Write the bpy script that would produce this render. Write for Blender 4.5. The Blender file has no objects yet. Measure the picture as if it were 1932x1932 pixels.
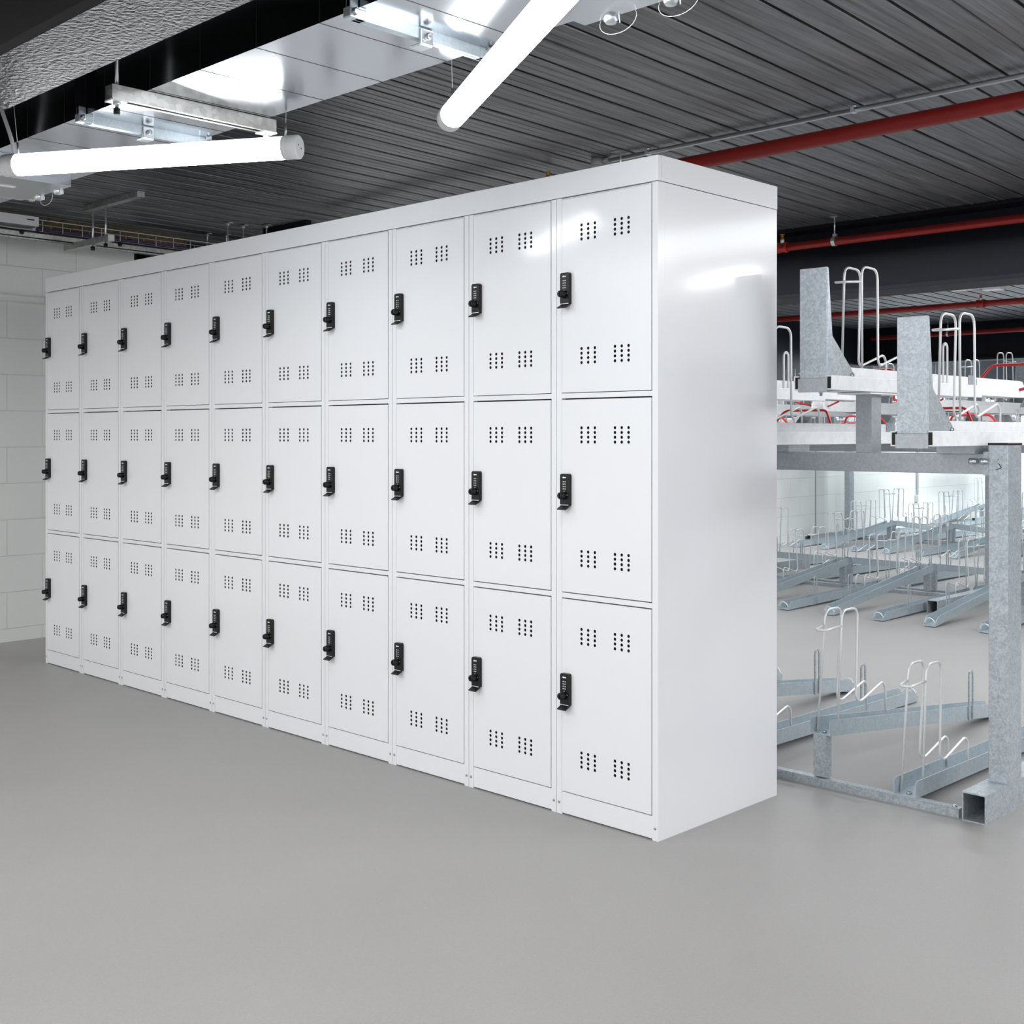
import bpy, bmesh, math, random
from math import sin, cos, pi, radians, sqrt
from mathutils import Vector, Matrix

random.seed(7)
scene = bpy.context.scene
col = scene.collection

# ------------------------------------------------------------------ camera numbers (image taken as 1932 x 1932)
FPX, YAW, HOR = 2283.0, 0.7717, 821.4
CAM = Vector((2.0422, -2.6783, 1.1236))
CF = Vector((-sin(YAW), cos(YAW), 0))
CR = Vector((cos(YAW), sin(YAW), 0))
ZC = 2.34          # underside of the metal deck
WH = 1.9           # total height of the lockers
LW = 0.378         # width of one locker column
LD = 0.6076        # depth of the lockers


def px(p):
    q = Vector(p) - CAM
    d = q.dot(CF)
    return (966 + FPX * q.dot(CR) / d, HOR - FPX * q.z / d, d)


def wall_x(y):
    return -4.512 - 0.0287 * y


# ------------------------------------------------------------------ materials
def nodes(name):
    m = bpy.data.materials.new(name)
    m.use_nodes = True
    nt = m.node_tree
    return m, nt, nt.nodes['Principled BSDF']


def simple(name, rgb, rough=0.5, metal=0.0, spec=0.5, noise=0.0, nscale=20.0, bump=0.0, bscale=60.0, coat=0.0, aniso=None):
    m, nt, b = nodes(name)
    b.inputs['Base Color'].default_value = (*rgb, 1)
    b.inputs['Roughness'].default_value = rough
    b.inputs['Metallic'].default_value = metal
    b.inputs['Specular IOR Level'].default_value = spec
    b.inputs['Coat Weight'].default_value = coat
    b.inputs['Coat Roughness'].default_value = 0.12
    tc = nt.nodes.new('ShaderNodeTexCoord')
    if noise > 0:
        n = nt.nodes.new('ShaderNodeTexNoise')
        n.inputs['Scale'].default_value = nscale
        n.inputs['Detail'].default_value = 5
        if aniso:
            mp = nt.nodes.new('ShaderNodeMapping')
            mp.inputs['Scale'].default_value = aniso
            nt.links.new(tc.outputs['Object'], mp.inputs['Vector'])
            nt.links.new(mp.outputs['Vector'], n.inputs['Vector'])
        else:
            nt.links.new(tc.outputs['Object'], n.inputs['Vector'])
        r = nt.nodes.new('ShaderNodeValToRGB')
        r.color_ramp.elements[0].position = 0.3
        r.color_ramp.elements[1].position = 0.7
        r.color_ramp.elements[0].color = (*[c * (1 - noise) for c in rgb], 1)
        r.color_ramp.elements[1].color = (*[min(1, c * (1 + noise)) for c in rgb], 1)
        nt.links.new(n.outputs['Fac'], r.inputs['Fac'])
        nt.links.new(r.outputs['Color'], b.inputs['Base Color'])
    if bump > 0:
        n2 = nt.nodes.new('ShaderNodeTexNoise')
        n2.inputs['Scale'].default_value = bscale
        n2.inputs['Detail'].default_value = 3
        nt.links.new(tc.outputs['Object'], n2.inputs['Vector'])
        bp = nt.nodes.new('ShaderNodeBump')
        bp.inputs['Strength'].default_value = bump
        bp.inputs['Distance'].default_value = 0.01
        nt.links.new(n2.outputs['Fac'], bp.inputs['Height'])
        nt.links.new(bp.outputs['Normal'], b.inputs['Normal'])
    return m


def emission(name, rgb, strength):
    m, nt, b = nodes(name)
    b.inputs['Base Color'].default_value = (0.9, 0.9, 0.9, 1)
    b.inputs['Emission Color'].default_value = (*rgb, 1)
    b.inputs['Emission Strength'].default_value = strength
    return m


def galvanised(name, a, c, rough=0.42, metal=0.5, scale=85.0):
    """zinc spangle: voronoi cells plus blotchy noise"""
    m, nt, b = nodes(name)
    b.inputs['Metallic'].default_value = metal
    b.inputs['Roughness'].default_value = rough
    tc = nt.nodes.new('ShaderNodeTexCoord')
    v = nt.nodes.new('ShaderNodeTexVoronoi')
    v.inputs['Scale'].default_value = scale * 2.2
    n = nt.nodes.new('ShaderNodeTexNoise')
    n.inputs['Scale'].default_value = scale * 0.45
    n.inputs['Detail'].default_value = 6
    n.inputs['Roughness'].default_value = 0.7
    nt.links.new(tc.outputs['Object'], v.inputs['Vector'])
    nt.links.new(tc.outputs['Object'], n.inputs['Vector'])
    sep = nt.nodes.new('ShaderNodeSeparateColor')
    nt.links.new(v.outputs['Color'], sep.inputs['Color'])
    mx = nt.nodes.new('ShaderNodeMix')
    mx.data_type = 'FLOAT'
    mx.inputs['Factor'].default_value = 0.68
    nt.links.new(sep.outputs['Red'], mx.inputs[2])
    nt.links.new(n.outputs['Fac'], mx.inputs[3])
    r = nt.nodes.new('ShaderNodeValToRGB')
    r.color_ramp.elements[0].position = 0.3
    r.color_ramp.elements[1].position = 0.7
    r.color_ramp.elements[0].color = (*a, 1)
    r.color_ramp.elements[1].color = (*c, 1)
    nt.links.new(mx.outputs[0], r.inputs['Fac'])
    nt.links.new(r.outputs['Color'], b.inputs['Base Color'])
    return m


def block_wall():
    m, nt, b = nodes('painted_blockwork')
    b.inputs['Roughness'].default_value = 0.55
    tc = nt.nodes.new('ShaderNodeTexCoord')
    sep = nt.nodes.new('ShaderNodeSeparateXYZ')
    cmb = nt.nodes.new('ShaderNodeCombineXYZ')
    nt.links.new(tc.outputs['Object'], sep.inputs['Vector'])
    for src, dst, off in (('Y', 'X', 0.076), ('Z', 'Y', -0.07)):
        sh = nt.nodes.new('ShaderNodeMath')
        sh.operation = 'ADD'
        sh.inputs[1].default_value = off
        nt.links.new(sep.outputs[src], sh.inputs[0])
        nt.links.new(sh.outputs[0], cmb.inputs[dst])
    br = nt.nodes.new('ShaderNodeTexBrick')
    br.inputs['Scale'].default_value = 1.0
    br.inputs['Brick Width'].default_value = 0.40
    br.inputs['Row Height'].default_value = 0.198
    br.inputs['Mortar Size'].default_value = 0.0035
    br.inputs['Mortar Smooth'].default_value = 0.6
    br.inputs['Color1'].default_value = (0.73, 0.735, 0.715, 1)
    br.inputs['Color2'].default_value = (0.75, 0.755, 0.735, 1)
    br.inputs['Mortar'].default_value = (0.65, 0.655, 0.64, 1)
    nt.links.new(cmb.outputs['Vector'], br.inputs['Vector'])
    nt.links.new(br.outputs['Color'], b.inputs['Base Color'])
    n = nt.nodes.new('ShaderNodeTexNoise')
    n.inputs['Scale'].default_value = 90
    nt.links.new(tc.outputs['Object'], n.inputs['Vector'])
    ad = nt.nodes.new('ShaderNodeMath')
    ad.operation = 'MULTIPLY_ADD'
    ad.inputs[1].default_value = 0.25
    nt.links.new(n.outputs['Fac'], ad.inputs[0])
    inv = nt.nodes.new('ShaderNodeMath')
    inv.operation = 'SUBTRACT'
    inv.inputs[0].default_value = 1.0
    nt.links.new(br.outputs['Fac'], inv.inputs[1])
    nt.links.new(inv.outputs[0], ad.inputs[2])
    bp = nt.nodes.new('ShaderNodeBump')
    bp.inputs['Strength'].default_value = 0.5
    bp.inputs['Distance'].default_value = 0.006
    nt.links.new(ad.outputs[0], bp.inputs['Height'])
    nt.links.new(bp.outputs['Normal'], b.inputs['Normal'])
    return m


def floor_mat():
    m, nt, b = nodes('resin_floor')
    tc = nt.nodes.new('ShaderNodeTexCoord')
    n = nt.nodes.new('ShaderNodeTexNoise')
    n.inputs['Scale'].default_value = 1.3
    n.inputs['Detail'].default_value = 4
    nt.links.new(tc.outputs['Object'], n.inputs['Vector'])
    r = nt.nodes.new('ShaderNodeValToRGB')
    r.color_ramp.elements[0].position = 0.25
    r.color_ramp.elements[1].position = 0.75
    r.color_ramp.elements[0].color = (0.332, 0.322, 0.315, 1)
    r.color_ramp.elements[1].color = (0.362, 0.353, 0.346, 1)
    nt.links.new(n.outputs['Fac'], r.inputs['Fac'])
    f = nt.nodes.new('ShaderNodeTexNoise')
    f.inputs['Scale'].default_value = 260
    f.inputs['Detail'].default_value = 2
    nt.links.new(tc.outputs['Object'], f.inputs['Vector'])
    mx = nt.nodes.new('ShaderNodeMix')
    mx.data_type = 'RGBA'
    mx.blend_type = 'OVERLAY'
    mx.inputs['Factor'].default_value = 0.18
    nt.links.new(r.outputs['Color'], mx.inputs[6])
    nt.links.new(f.outputs['Color'], mx.inputs[7])
    nt.links.new(mx.outputs[2], b.inputs['Base Color'])
    b.inputs['Roughness'].default_value = 0.42
    b.inputs['Specular IOR Level'].default_value = 0.45
    bp = nt.nodes.new('ShaderNodeBump')
    bp.inputs['Strength'].default_value = 0.12
    bp.inputs['Distance'].default_value = 0.004
    nt.links.new(f.outputs['Fac'], bp.inputs['Height'])
    nt.links.new(bp.outputs['Normal'], b.inputs['Normal'])
    return m


M = {}
M['locker'] = simple('locker_white', (0.80, 0.81, 0.835), rough=0.33, spec=0.4, coat=0.6)
M['dark_gap'] = simple('dark_gap', (0.01, 0.01, 0.012), rough=0.8)  # painted-in shade for door gaps, seams and holes; dark screws too
M['black'] = simple('black_plastic', (0.006, 0.006, 0.007), rough=0.4, spec=0.35)
M['mark_white'] = simple('mark_white', (0.9, 0.9, 0.9), rough=0.5)
M['screw'] = simple('screw_steel', (0.45, 0.45, 0.46), rough=0.35, metal=0.9)
M['floor'] = floor_mat()
M['wall'] = block_wall()
M['deck'] = simple('metal_deck', (0.205, 0.207, 0.218), rough=0.38, metal=0.6, noise=0.38, nscale=7, aniso=(9.0, 0.35, 1.0))  # colour streaks along the ribs imitate stripes of reflected light
M['steel_dark'] = simple('dark_steel_paint', (0.0042, 0.0042, 0.0085), rough=0.55, spec=0.18, noise=0.15, nscale=8)
M['steel_rough'] = simple('rough_fire_paint', (0.013, 0.013, 0.016), rough=0.36, spec=0.4, bump=0.8, bscale=85)
M['duct'] = simple('duct_sheet', (0.47, 0.49, 0.52), rough=0.17, metal=1.0, noise=0.03, nscale=4)
M['duct_line'] = simple('duct_seam', (0.06, 0.06, 0.065), rough=0.5, metal=0.8)
M['galv'] = galvanised('galvanised_steel', (0.36, 0.40, 0.435), (0.55, 0.595, 0.63))
M['galv_tray'] = galvanised('galvanised_tray', (0.46, 0.53, 0.575), (0.55, 0.615, 0.655), metal=0.55, scale=60)
M['galv_white'] = galvanised('bright_galvanised', (0.84, 0.86, 0.88), (0.93, 0.94, 0.95), rough=0.45, metal=0.1, scale=26)
M['galv_beam'] = galvanised('galvanised_beam', (0.38, 0.40, 0.43), (0.46, 0.49, 0.52), metal=0.45, scale=70)
M['wire'] = simple('zinc_wire', (0.80, 0.815, 0.82), rough=0.36, metal=0.35)
M['zinc'] = simple('zinc_fitting', (0.66, 0.70, 0.72), rough=0.28, metal=0.9)
M['strut'] = galvanised('strut_steel', (0.36, 0.36, 0.35), (0.55, 0.55, 0.53), rough=0.35, metal=0.85, scale=30)
M['red'] = simple('red_paint', (0.24, 0.014, 0.011), spec=0.3, rough=0.45, noise=0.08, nscale=12)
M['red_handle'] = simple('red_handle', (0.50, 0.02, 0.02), rough=0.35)
M['brass'] = simple('brass', (0.55, 0.28, 0.08), rough=0.35, metal=0.9)
M['cap'] = simple('end_cap_grey', (0.62, 0.63, 0.64), rough=0.4)
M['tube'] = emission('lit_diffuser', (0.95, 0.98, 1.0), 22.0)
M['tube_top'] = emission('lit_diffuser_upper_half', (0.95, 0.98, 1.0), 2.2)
M['white_plastic'] = simple('white_plastic', (0.78, 0.79, 0.80), rough=0.4)
M['purple'] = simple('purple_cable', (0.11, 0.065, 0.15), rough=0.5)
M['brown'] = simple('mineral_wool', (0.13, 0.095, 0.055), rough=0.9, noise=0.3, nscale=30)
M['navy'] = simple('dark_wall_cladding', (0.012, 0.015, 0.022), spec=0.2, rough=0.5)
M['grey'] = simple('grey_paint', (0.30, 0.30, 0.30), rough=0.45)


# ------------------------------------------------------------------ mesh builder
class MB:
    def __init__(self):
        self.v, self.f, self.mi, self.sm = [], [], [], []

    def face(self, pts, mi=0, smooth=False):
        i = len(self.v)
        self.v += [tuple(p) for p in pts]
        self.f.append(list(range(i, i + len(pts))))
        self.mi.append(mi)
        self.sm.append(smooth)

    def box(self, x0, x1, y0, y1, z0, z1, mi=0):
        i = len(self.v)
        self.v += [(x0, y0, z0), (x1, y0, z0), (x1, y1, z0), (x0, y1, z0), (x0, y0, z1), (x1, y0, z1), (x1, y1, z1), (x0, y1, z1)]
        for q in ((0, 3, 2, 1), (4, 5, 6, 7), (0, 1, 5, 4), (1, 2, 6, 5), (2, 3, 7, 6), (3, 0, 4, 7)):
            self.f.append([i + k for k in q])
            self.mi.append(mi)
            self.sm.append(False)

    def prism(self, poly, axis, a, b, mi=0):
        """poly: 2-D outline; axis 0: poly is (y,z) swept in x; 1: (x,z) swept in y; 2: (x,y) swept in z"""
        def mk(p, t):
            return {0: (t, p[0], p[1]), 1: (p[0], t, p[1]), 2: (p[0], p[1], t)}[axis]
        n = len(poly)
        i = len(self.v)
        self.v += [mk(p, a) for p in poly] + [mk(p, b) for p in poly]
        ar = sum(poly[k][0] * poly[(k + 1) % n][1] - poly[(k + 1) % n][0] * poly[k][1] for k in range(n))
        flip = (ar > 0) ^ (axis == 1)
        fs = [list(range(n)), list(range(2 * n - 1, n - 1, -1))]
        fs += [[k, n + k, n + (k + 1) % n, (k + 1) % n] for k in range(n)]
        for q in fs:
            q = q[::-1] if flip else q
            self.f.append([i + k for k in q])
            self.mi.append(mi)
            self.sm.append(False)

    def tube(self, pts, r, seg=8, mi=0, closed=False, caps=True):
        pts = [Vector(p) for p in pts]
        n = len(pts)
        i0 = len(self.v)
        up = None
        for k, p in enumerate(pts):
            if closed:
                t = (pts[(k + 1) % n] - pts[k - 1]).normalized()
            else:
                t = (pts[min(k + 1, n - 1)] - pts[max(k - 1, 0)]).normalized()
            if up is None:
                a = Vector((0, 0, 1)) if abs(t.z) < 0.9 else Vector((1, 0, 0))
                up = (a - t * a.dot(t)).normalized()
            else:
                up = (up - t * up.dot(t))
                up = up.normalized() if up.length > 1e-6 else Vector((1, 0, 0))
            s = t.cross(up)
            for j in range(seg):
                an = 2 * pi * j / seg
                self.v.append(tuple(p + up * (r * cos(an)) + s * (r * sin(an))))
        rings = n if closed else n - 1
        for k in range(rings):
            a, b = i0 + k * seg, i0 + ((k + 1) % n) * seg
            for j in range(seg):
                self.f.append([a + j, a + (j + 1) % seg, b + (j + 1) % seg, b + j])
                self.mi.append(mi)
                self.sm.append(True)
        if caps and not closed:
            self.f.append([i0 + j for j in range(seg)][::-1])
            self.f.append([i0 + (n - 1) * seg + j for j in range(seg)])
            self.mi += [mi, mi]
            self.sm += [False, False]

    def lathe(self, prof, origin, axis, seg=20, mi=0):
        """prof: list of (distance along axis, radius)"""
        o, ax = Vector(origin), Vector(axis).normalized()
        a = Vector((0, 0, 1)) if abs(ax.z) < 0.9 else Vector((1, 0, 0))
        u = (a - ax * a.dot(ax)).normalized()
        w = ax.cross(u)
        i0 = len(self.v)
        for d, r in prof:
            for j in range(seg):
                an = 2 * pi * j / seg
                self.v.append(tuple(o + ax * d + u * (r * cos(an)) + w * (r * sin(an))))
        for k in range(len(prof) - 1):
            for j in range(seg):
                x, y = i0 + k * seg, i0 + (k + 1) * seg
                self.f.append([x + j, x + (j + 1) % seg, y + (j + 1) % seg, y + j])
                self.mi.append(mi)
                self.sm.append(abs(prof[k + 1][0] - prof[k][0]) > 1e-6)
        if prof[0][1] > 1e-5:
            self.f.append([i0 + j for j in range(seg)][::-1]); self.mi.append(mi); self.sm.append(False)
        if prof[-1][1] > 1e-5:
            b = i0 + (len(prof) - 1) * seg
            self.f.append([b + j for j in range(seg)]); self.mi.append(mi); self.sm.append(False)

    def mesh(self, name, mats):
        me = bpy.data.meshes.new(name)
        me.from_pydata(self.v, [], self.f)
        for m in (mats if isinstance(mats, (list, tuple)) else [mats]):
            me.materials.append(m)
        me.polygons.foreach_set('material_index', self.mi)
        me.polygons.foreach_set('use_smooth', self.sm)
        me.update()
        return me

    def build(self, name, mats, parent=None, bevel=0.0):
        o = bpy.data.objects.new(name, self.mesh(name, mats))
        col.objects.link(o)
        if parent:
            o.parent = parent
        if bevel:
            b = o.modifiers.new('edge', 'BEVEL')
            b.width = bevel
            b.segments = 2
            b.limit_method = 'ANGLE'
            b.angle_limit = radians(40)
        return o


def fillet(pts, r, n=4):
    """round the corners of a polyline"""
    P = [Vector(p) for p in pts]
    out = [P[0]]
    for i in range(1, len(P) - 1):
        a, b, c = P[i - 1], P[i], P[i + 1]
        d1, d2 = (a - b), (c - b)
        t = min(r, d1.length * 0.48, d2.length * 0.48)
        p0, p1 = b + d1.normalized() * t, b + d2.normalized() * t
        for k in range(n + 1):
            s = k / n
            out.append(p0 * (1 - s) ** 2 + b * 2 * s * (1 - s) + p1 * s * s)
    out.append(P[-1])
    return out


def tag(o, label, cat, group=None):
    o['label'] = label
    o['category'] = cat
    if group:
        o['group'] = group
    return o


def thing(name, label, cat, loc=(0, 0, 0), rz=0.0, group=None):
    o = bpy.data.objects.new(name, None)
    o.empty_display_size = 0.1
    col.objects.link(o)
    o.location = loc
    o.rotation_euler = (0, 0, rz)
    return tag(o, label, cat, group)


def struct(o):
    o['kind'] = 'structure'
    return o


def copy_tree(o, parent=None):
    c = o.copy()
    col.objects.link(c)
    if parent:
        c.parent = parent
    for ch in list(o.children):
        copy_tree(ch, c)
    return c


ORD = ['first', 'second', 'third', 'fourth', 'fifth', 'sixth', 'seventh', 'eighth', 'ninth', 'tenth', 'eleventh', 'twelfth']

# ================================================================== SETTING
m = MB()
m.box(-7, 9, -7, 32, -0.1, 0.0)
struct(m.build('floor', M['floor']))

# metal deck ceiling: profile across the ribs, swept along the ribs (turned 2.87 degrees)
RA = radians(2.87)
PITCH = 0.1335
prof = []
k0 = -0.073
ks = range(-75, 85)
for k in ks:
    x = k0 + k * PITCH
    if (k + 3) % 4 == 0:      # closed lap seam
        prof += [(x - 0.0035, 0), (x - 0.003, -0.005), (x + 0.0005, -0.005), (x + 0.001, 0.012), (x + 0.003, 0.012), (x + 0.0032, 0)]
    else:                     # open re-entrant rib
        prof += [(x - 0.0075, 0), (x - 0.0065, -0.0035), (x - 0.0055, 0), (x - 0.014, 0.035), (x + 0.014, 0.035), (x + 0.0065, 0)]
    for s in (0.36, 0.66):    # stiffener creases
        xs = x + s * PITCH
        prof += [(xs - 0.005, 0), (xs - 0.003, 0.0016), (xs + 0.003, 0.0016), (xs + 0.005, 0)]
m = MB()
ya, yb = -8.0, 32.0
def dk(p, t):
    return (p[0] * cos(RA) - t * sin(RA), p[0] * sin(RA) + t * cos(RA), ZC + p[1])
i0 = len(m.v)
for p in prof:
    m.v += [dk(p, ya), dk(p, yb)]
for i in range(len(prof) - 1):
    a = 2 * i
    m.f.append([a, a + 1, a + 3, a + 2]); m.mi.append(0); m.sm.append(False)
struct(m.build('ceiling', M['deck']))
m = MB()
m.box(-9, 10, -8, 32, ZC + 0.045, ZC + 0.2)
struct(m.build('ceiling_slab', M['steel_dark']))

# walls
def wall_seg(name, y0, y1, z0, z1, mat, off=0.0, thick=0.2):
    m = MB()
    poly = [(wall_x(y0) + off, y0), (wall_x(y1) + off, y1), (wall_x(y1) + off - thick, y1), (wall_x(y0) + off - thick, y0)]
    m.prism(poly, 2, z0, z1)
    return struct(m.build(name, mat))
wall_seg('wall_left', -7, 0.885, 0, 2.275, M['wall'])
wall_seg('wall_left_far', 2.3, 32, 0, 1.62, M['wall'])
wall_seg('wall_left_upper', 2.3, 32, 1.62, ZC, M['navy'], off=0.004)
wall_seg('trim_1', -7, 0.885, 1.855, 1.885, M['wall'], off=0.025, thick=0.04)
wall_seg('trim_2', -7, 1.25, 2.275, ZC + 0.03, M['brown'], off=-0.02, thick=0.1)
# dark doorway behind the lockers
m = MB()
xw = wall_x(1.5)
m.box(xw - 0.25, xw - 0.2, 0.885, 2.3, 0, ZC)
for y in (0.90, 0.945, 1.02, 1.5, 2.24):
    m.box(xw - 0.21, xw - 0.1, y, y + 0.02, 0, ZC)
struct(m.build('door_1', M['navy']))
m = MB()
m.box(7.8, 8.0, 7.5, 32, 0, ZC)
struct(m.build('wall_right', M['wall']))
m = MB()
m.box(-7, 9, 30, 30.2, 0, ZC)
struct(m.build('wall_back', M['steel_dark']))


# steel beams
def beam(name, y0, y1, zb, mat_web, mat_fl):
    m = MB()
    yc = (y0 + y1) / 2
    m.box(-7, 9, y0, y1, zb + 0.001, zb + 0.022, 0)
    m.box(-7, 9, y0 + 0.001, y1 - 0.001, zb, zb + 0.0015, 1)
    m.box(-7, 9, yc - 0.008, yc + 0.008, zb + 0.02, ZC - 0.015, 0)
    m.box(-7, 9, y0, y1, ZC - 0.022, ZC - 0.002, 0)
    return struct(m.build(name, [mat_web, mat_fl]))
M['steel_shaded'] = simple('shaded_steel', (0.0012, 0.0012, 0.0016), rough=0.6, spec=0.1)  # darker copy of the beam steel, shade of the unlit bay painted in
beam('ceiling_beam', -1.595, -1.405, 1.93, M['steel_shaded'], M['steel_rough'])
beam('ceiling_beam', 3.56, 3.86, 1.93, M['steel_dark'], M['steel_dark'])
beam('ceiling_beam', 10.05, 10.35, 1.93, M['steel_dark'], M['steel_dark'])
beam('ceiling_beam', 17.0, 17.3, 1.93, M['steel_dark'], M['steel_dark'])
beam('ceiling_beam', 24.0, 24.3, 1.93, M['steel_dark'], M['steel_dark'])

# ================================================================== LOCKERS
DZ = [(0.0695, 0.6395), (0.6605, 1.229), (1.250, 1.8225)]
DX0, DX1 = 0.0217, 0.3540
TOPZ = 1.827

# door: plate with 4 x 12 punched holes (cells of a grid)
def door_mesh(h):
    m = MB()
    w = DX1 - DX0
    cols_ = [c - DX0 for c in (0.098, 0.1235, 0.149, 0.224, 0.2488, 0.2735)]
    rows_ = [h - 0.0835 - 0.0137 * i for i in range(4)] + [h - 0.445 - 0.0137 * i for i in range(4)]
    hs = 0.0062
    r = 0.0047
    xs = sorted([0, w] + [c + s * hs for c in cols_ for s in (-1, 1)])
    zs = sorted([0, h] + [c + s * hs for c in rows_ for s in (-1, 1)])
    N = 12
    for i in range(len(xs) - 1):
        for j in range(len(zs) - 1):
            xa, xb, za, zb = xs[i], xs[i + 1], zs[j], zs[j + 1]
            cx, cz = (xa + xb) / 2, (za + zb) / 2
            hole = any(abs(cx - c) < 1e-4 for c in cols_) and any(abs(cz - c) < 1e-4 for c in rows_)
            if not hole:
                m.face([(xa, 0, za), (xb, 0, za), (xb, 0, zb), (xa, 0, zb)])
                continue
            ring, sq, deep = [], [], []
            for k in range(N):
                an = 2 * pi * k / N + pi / 4
                dx, dz = cos(an), sin(an)
                ring.append((cx + r * dx, 0, cz + r * dz))
                deep.append((cx + r * dx, 0.006, cz + r * dz))
                s = max(abs(dx), abs(dz))
                sq.append((cx + hs * dx / s, 0, cz + hs * dz / s))
            for k in range(N):
                k2 = (k + 1) % N
                m.face([sq[k], sq[k2], ring[k2], ring[k]])
                m.face([ring[k], ring[k2], deep[k2], deep[k]], 1)
            m.face(deep, 1)  # dark bottom paints in the shade inside the hole
    d = 0.018
    m.face([(0, 0, h), (w, 0, h), (w, d, h), (0, d, h)])
    m.face([(0, d, 0), (w, d, 0), (w, 0, 0), (0, 0, 0)])
    m.face([(0, d, 0), (0, 0, 0), (0, 0, h), (0, d, h)])
    m.face([(w, 0, 0), (w, d, 0), (w, d, h), (w, 0, h)])
    m.face([(w, d, 0), (0, d, 0), (0, d, h), (w, d, h)])
    me = m.mesh('door', [M['locker'], M['dark_gap']])
    bm = bmesh.new()
    bm.from_mesh(me)
    bmesh.ops.remove_doubles(bm, verts=bm.verts, dist=1e-6)
    bm.to_mesh(me)
    bm.free()
    return me


def lock_parts():
    p = MB()   # plate: rounded black slab with arrow and digits
    poly = [(0.002, 0), (0.032, 0), (0.034, 0.002), (0.034, 0.090), (0.030, 0.094), (0.004, 0.094), (0.0, 0.090), (0.0, 0.002)]
    p.prism(poly, 1, -0.013, 0.0, 0)
    y = -0.0134
    # white arrow
    p.face([(0.009, y, 0.083), (0.0135, y, 0.0795), (0.0135, y, 0.0865)][::1], 1)
    p.box(0.013, 0.0235, y - 0.0001, y + 0.001, 0.0815, 0.0845, 1)
    for r_ in range(4):
        for c in range(2):
            x, z = 0.0125 + 0.0075 * c, 0.0705 - 0.0070 * r_
            p.box(x - 0.0013, x + 0.0013, y - 0.0001, y + 0.001, z - 0.0016, z + 0.0016, 1)
    p.box(0.0150, 0.0175, y - 0.0001, y + 0.001, 0.0405, 0.0432, 1)
    p.box(0.0275, 0.0290, y - 0.0001, y + 0.001, 0.031, 0.0335, 1)
    k = MB()   # round knob
    k.lathe([(0, 0.0118), (0.012, 0.0112), (0.021, 0.0100), (0.0235, 0.0080), (0.0240, 0.004), (0.0225, 0.0035), (0.0225, 0.0)], (0.0165, -0.012, 0.030), (0, -1, 0), 18)
    k.box(0.0150, 0.0180, -0.0375, -0.034, 0.0225, 0.0375)
    l = MB()   # curved pull lip under the plate
    n = 6
    outer, inner = [], []
    for i in range(n + 1):
        t = i / n
        yy, zz = -0.002 - 0.024 * t ** 1.5, 0.004 - 0.016 * t
        outer.append((yy, zz))
        inner.append((yy - 0.0035, zz + 0.0028))
    l.prism(outer + inner[::-1], 0, 0.001, 0.033, 0)
    l.box(0.001, 0.033, -0.014, -0.012, 0.0015, 0.0032, 1)
    return (p.mesh('lock_plate', [M['black'], M['mark_white']]), k.mesh('lock_knob', [M['black']]), l.mesh('pull_lip', [M['black'], M['wire']]))


def link(name, me, parent, loc=(0, 0, 0)):
    o = bpy.data.objects.new(name, me)
    col.objects.link(o)
    o.parent = parent
    o.location = loc
    return o


def make_locker():
    t = thing('locker_column', '', 'locker')
    c = MB()
    c.box(0.0010, 0.0205, 0, 0.032, 0, TOPZ)          # stiles
    c.box(0.3575, LW - 0.0008, 0, 0.032, 0, TOPZ)
    c.box(0.0006, 0.0026, 0.0318, LD, 0, TOPZ)         # side sheets
    c.box(LW - 0.0026, LW - 0.0006, 0.0320, LD, 0, TOPZ)
    c.box(0.002, LW - 0.002, LD - 0.003, LD - 0.001, 0, TOPZ)
    for z in (0.643, 1.2332):
        c.box(0.020, 0.358, 0.0004, 0.030, z, z + 0.0146)
    c.box(0.0184, 0.3596, 0.019, 0.024, 0.02, TOPZ - 0.002, 1)   # dark sheet painting in the shade behind the door gaps
    c.box(0.002, LW - 0.002, 0.002, LD - 0.002, TOPZ - 0.003, TOPZ - 0.001)
    c.box(-0.0012, 0.0012, 0.004, 0.031, 0.002, TOPZ - 0.002, 1)  # dark strip painting in the shade of the column seam
    c.build('carcass', [M['locker'], M['dark_gap']], t)
    p = MB()
    p.box(0.0208, 0.3572, 0.0012, 0.018, 0.004, 0.0665)
    p.build('plinth', M['locker'], t)
    for x in (0.0105, 0.3672):
        s = MB()
        s.lathe([(0, 0.0042), (0.0012, 0.0040), (0.0018, 0.0025), (0.0014, 0.0)], (x, 0.0, 0.034), (0, -1, 0), 12)
        s.build('screw', M['screw'], t)
    plate, knob, lip = lock_parts()
    for z0, z1 in DZ:
        d = link('door', door_mesh(z1 - z0) if (round(z1 - z0, 4),) not in DM else DM[(round(z1 - z0, 4),)], t, (DX0, 0.0, z0))
        DM[(round(z1 - z0, 4),)] = d.data
        lz = (z1 - z0) - 0.313
        link('lock_plate', plate, d, (0.0035, 0, lz))
        link('lock_knob', knob, d, (0.0035, 0, lz))
        link('pull_lip', lip, d, (0.0035, 0, lz))
    return t


DM = {}
lk = make_locker()
for i in range(10):
    o = lk if i == 0 else copy_tree(lk)
    o.location = (-(i + 1) * LW, 0, 0)
    if i == 0:
        o['label'] = 'white steel three-door locker column at the near end, beside the exposed side panel'
    elif i == 9:
        o['label'] = 'white steel three-door locker column at the far end, next to the block wall'
    else:
        o['label'] = f'white steel three-door locker column, {ORD[i]} from the exposed side panel end'
    o['group'] = 'white locker columns in one run'
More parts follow.
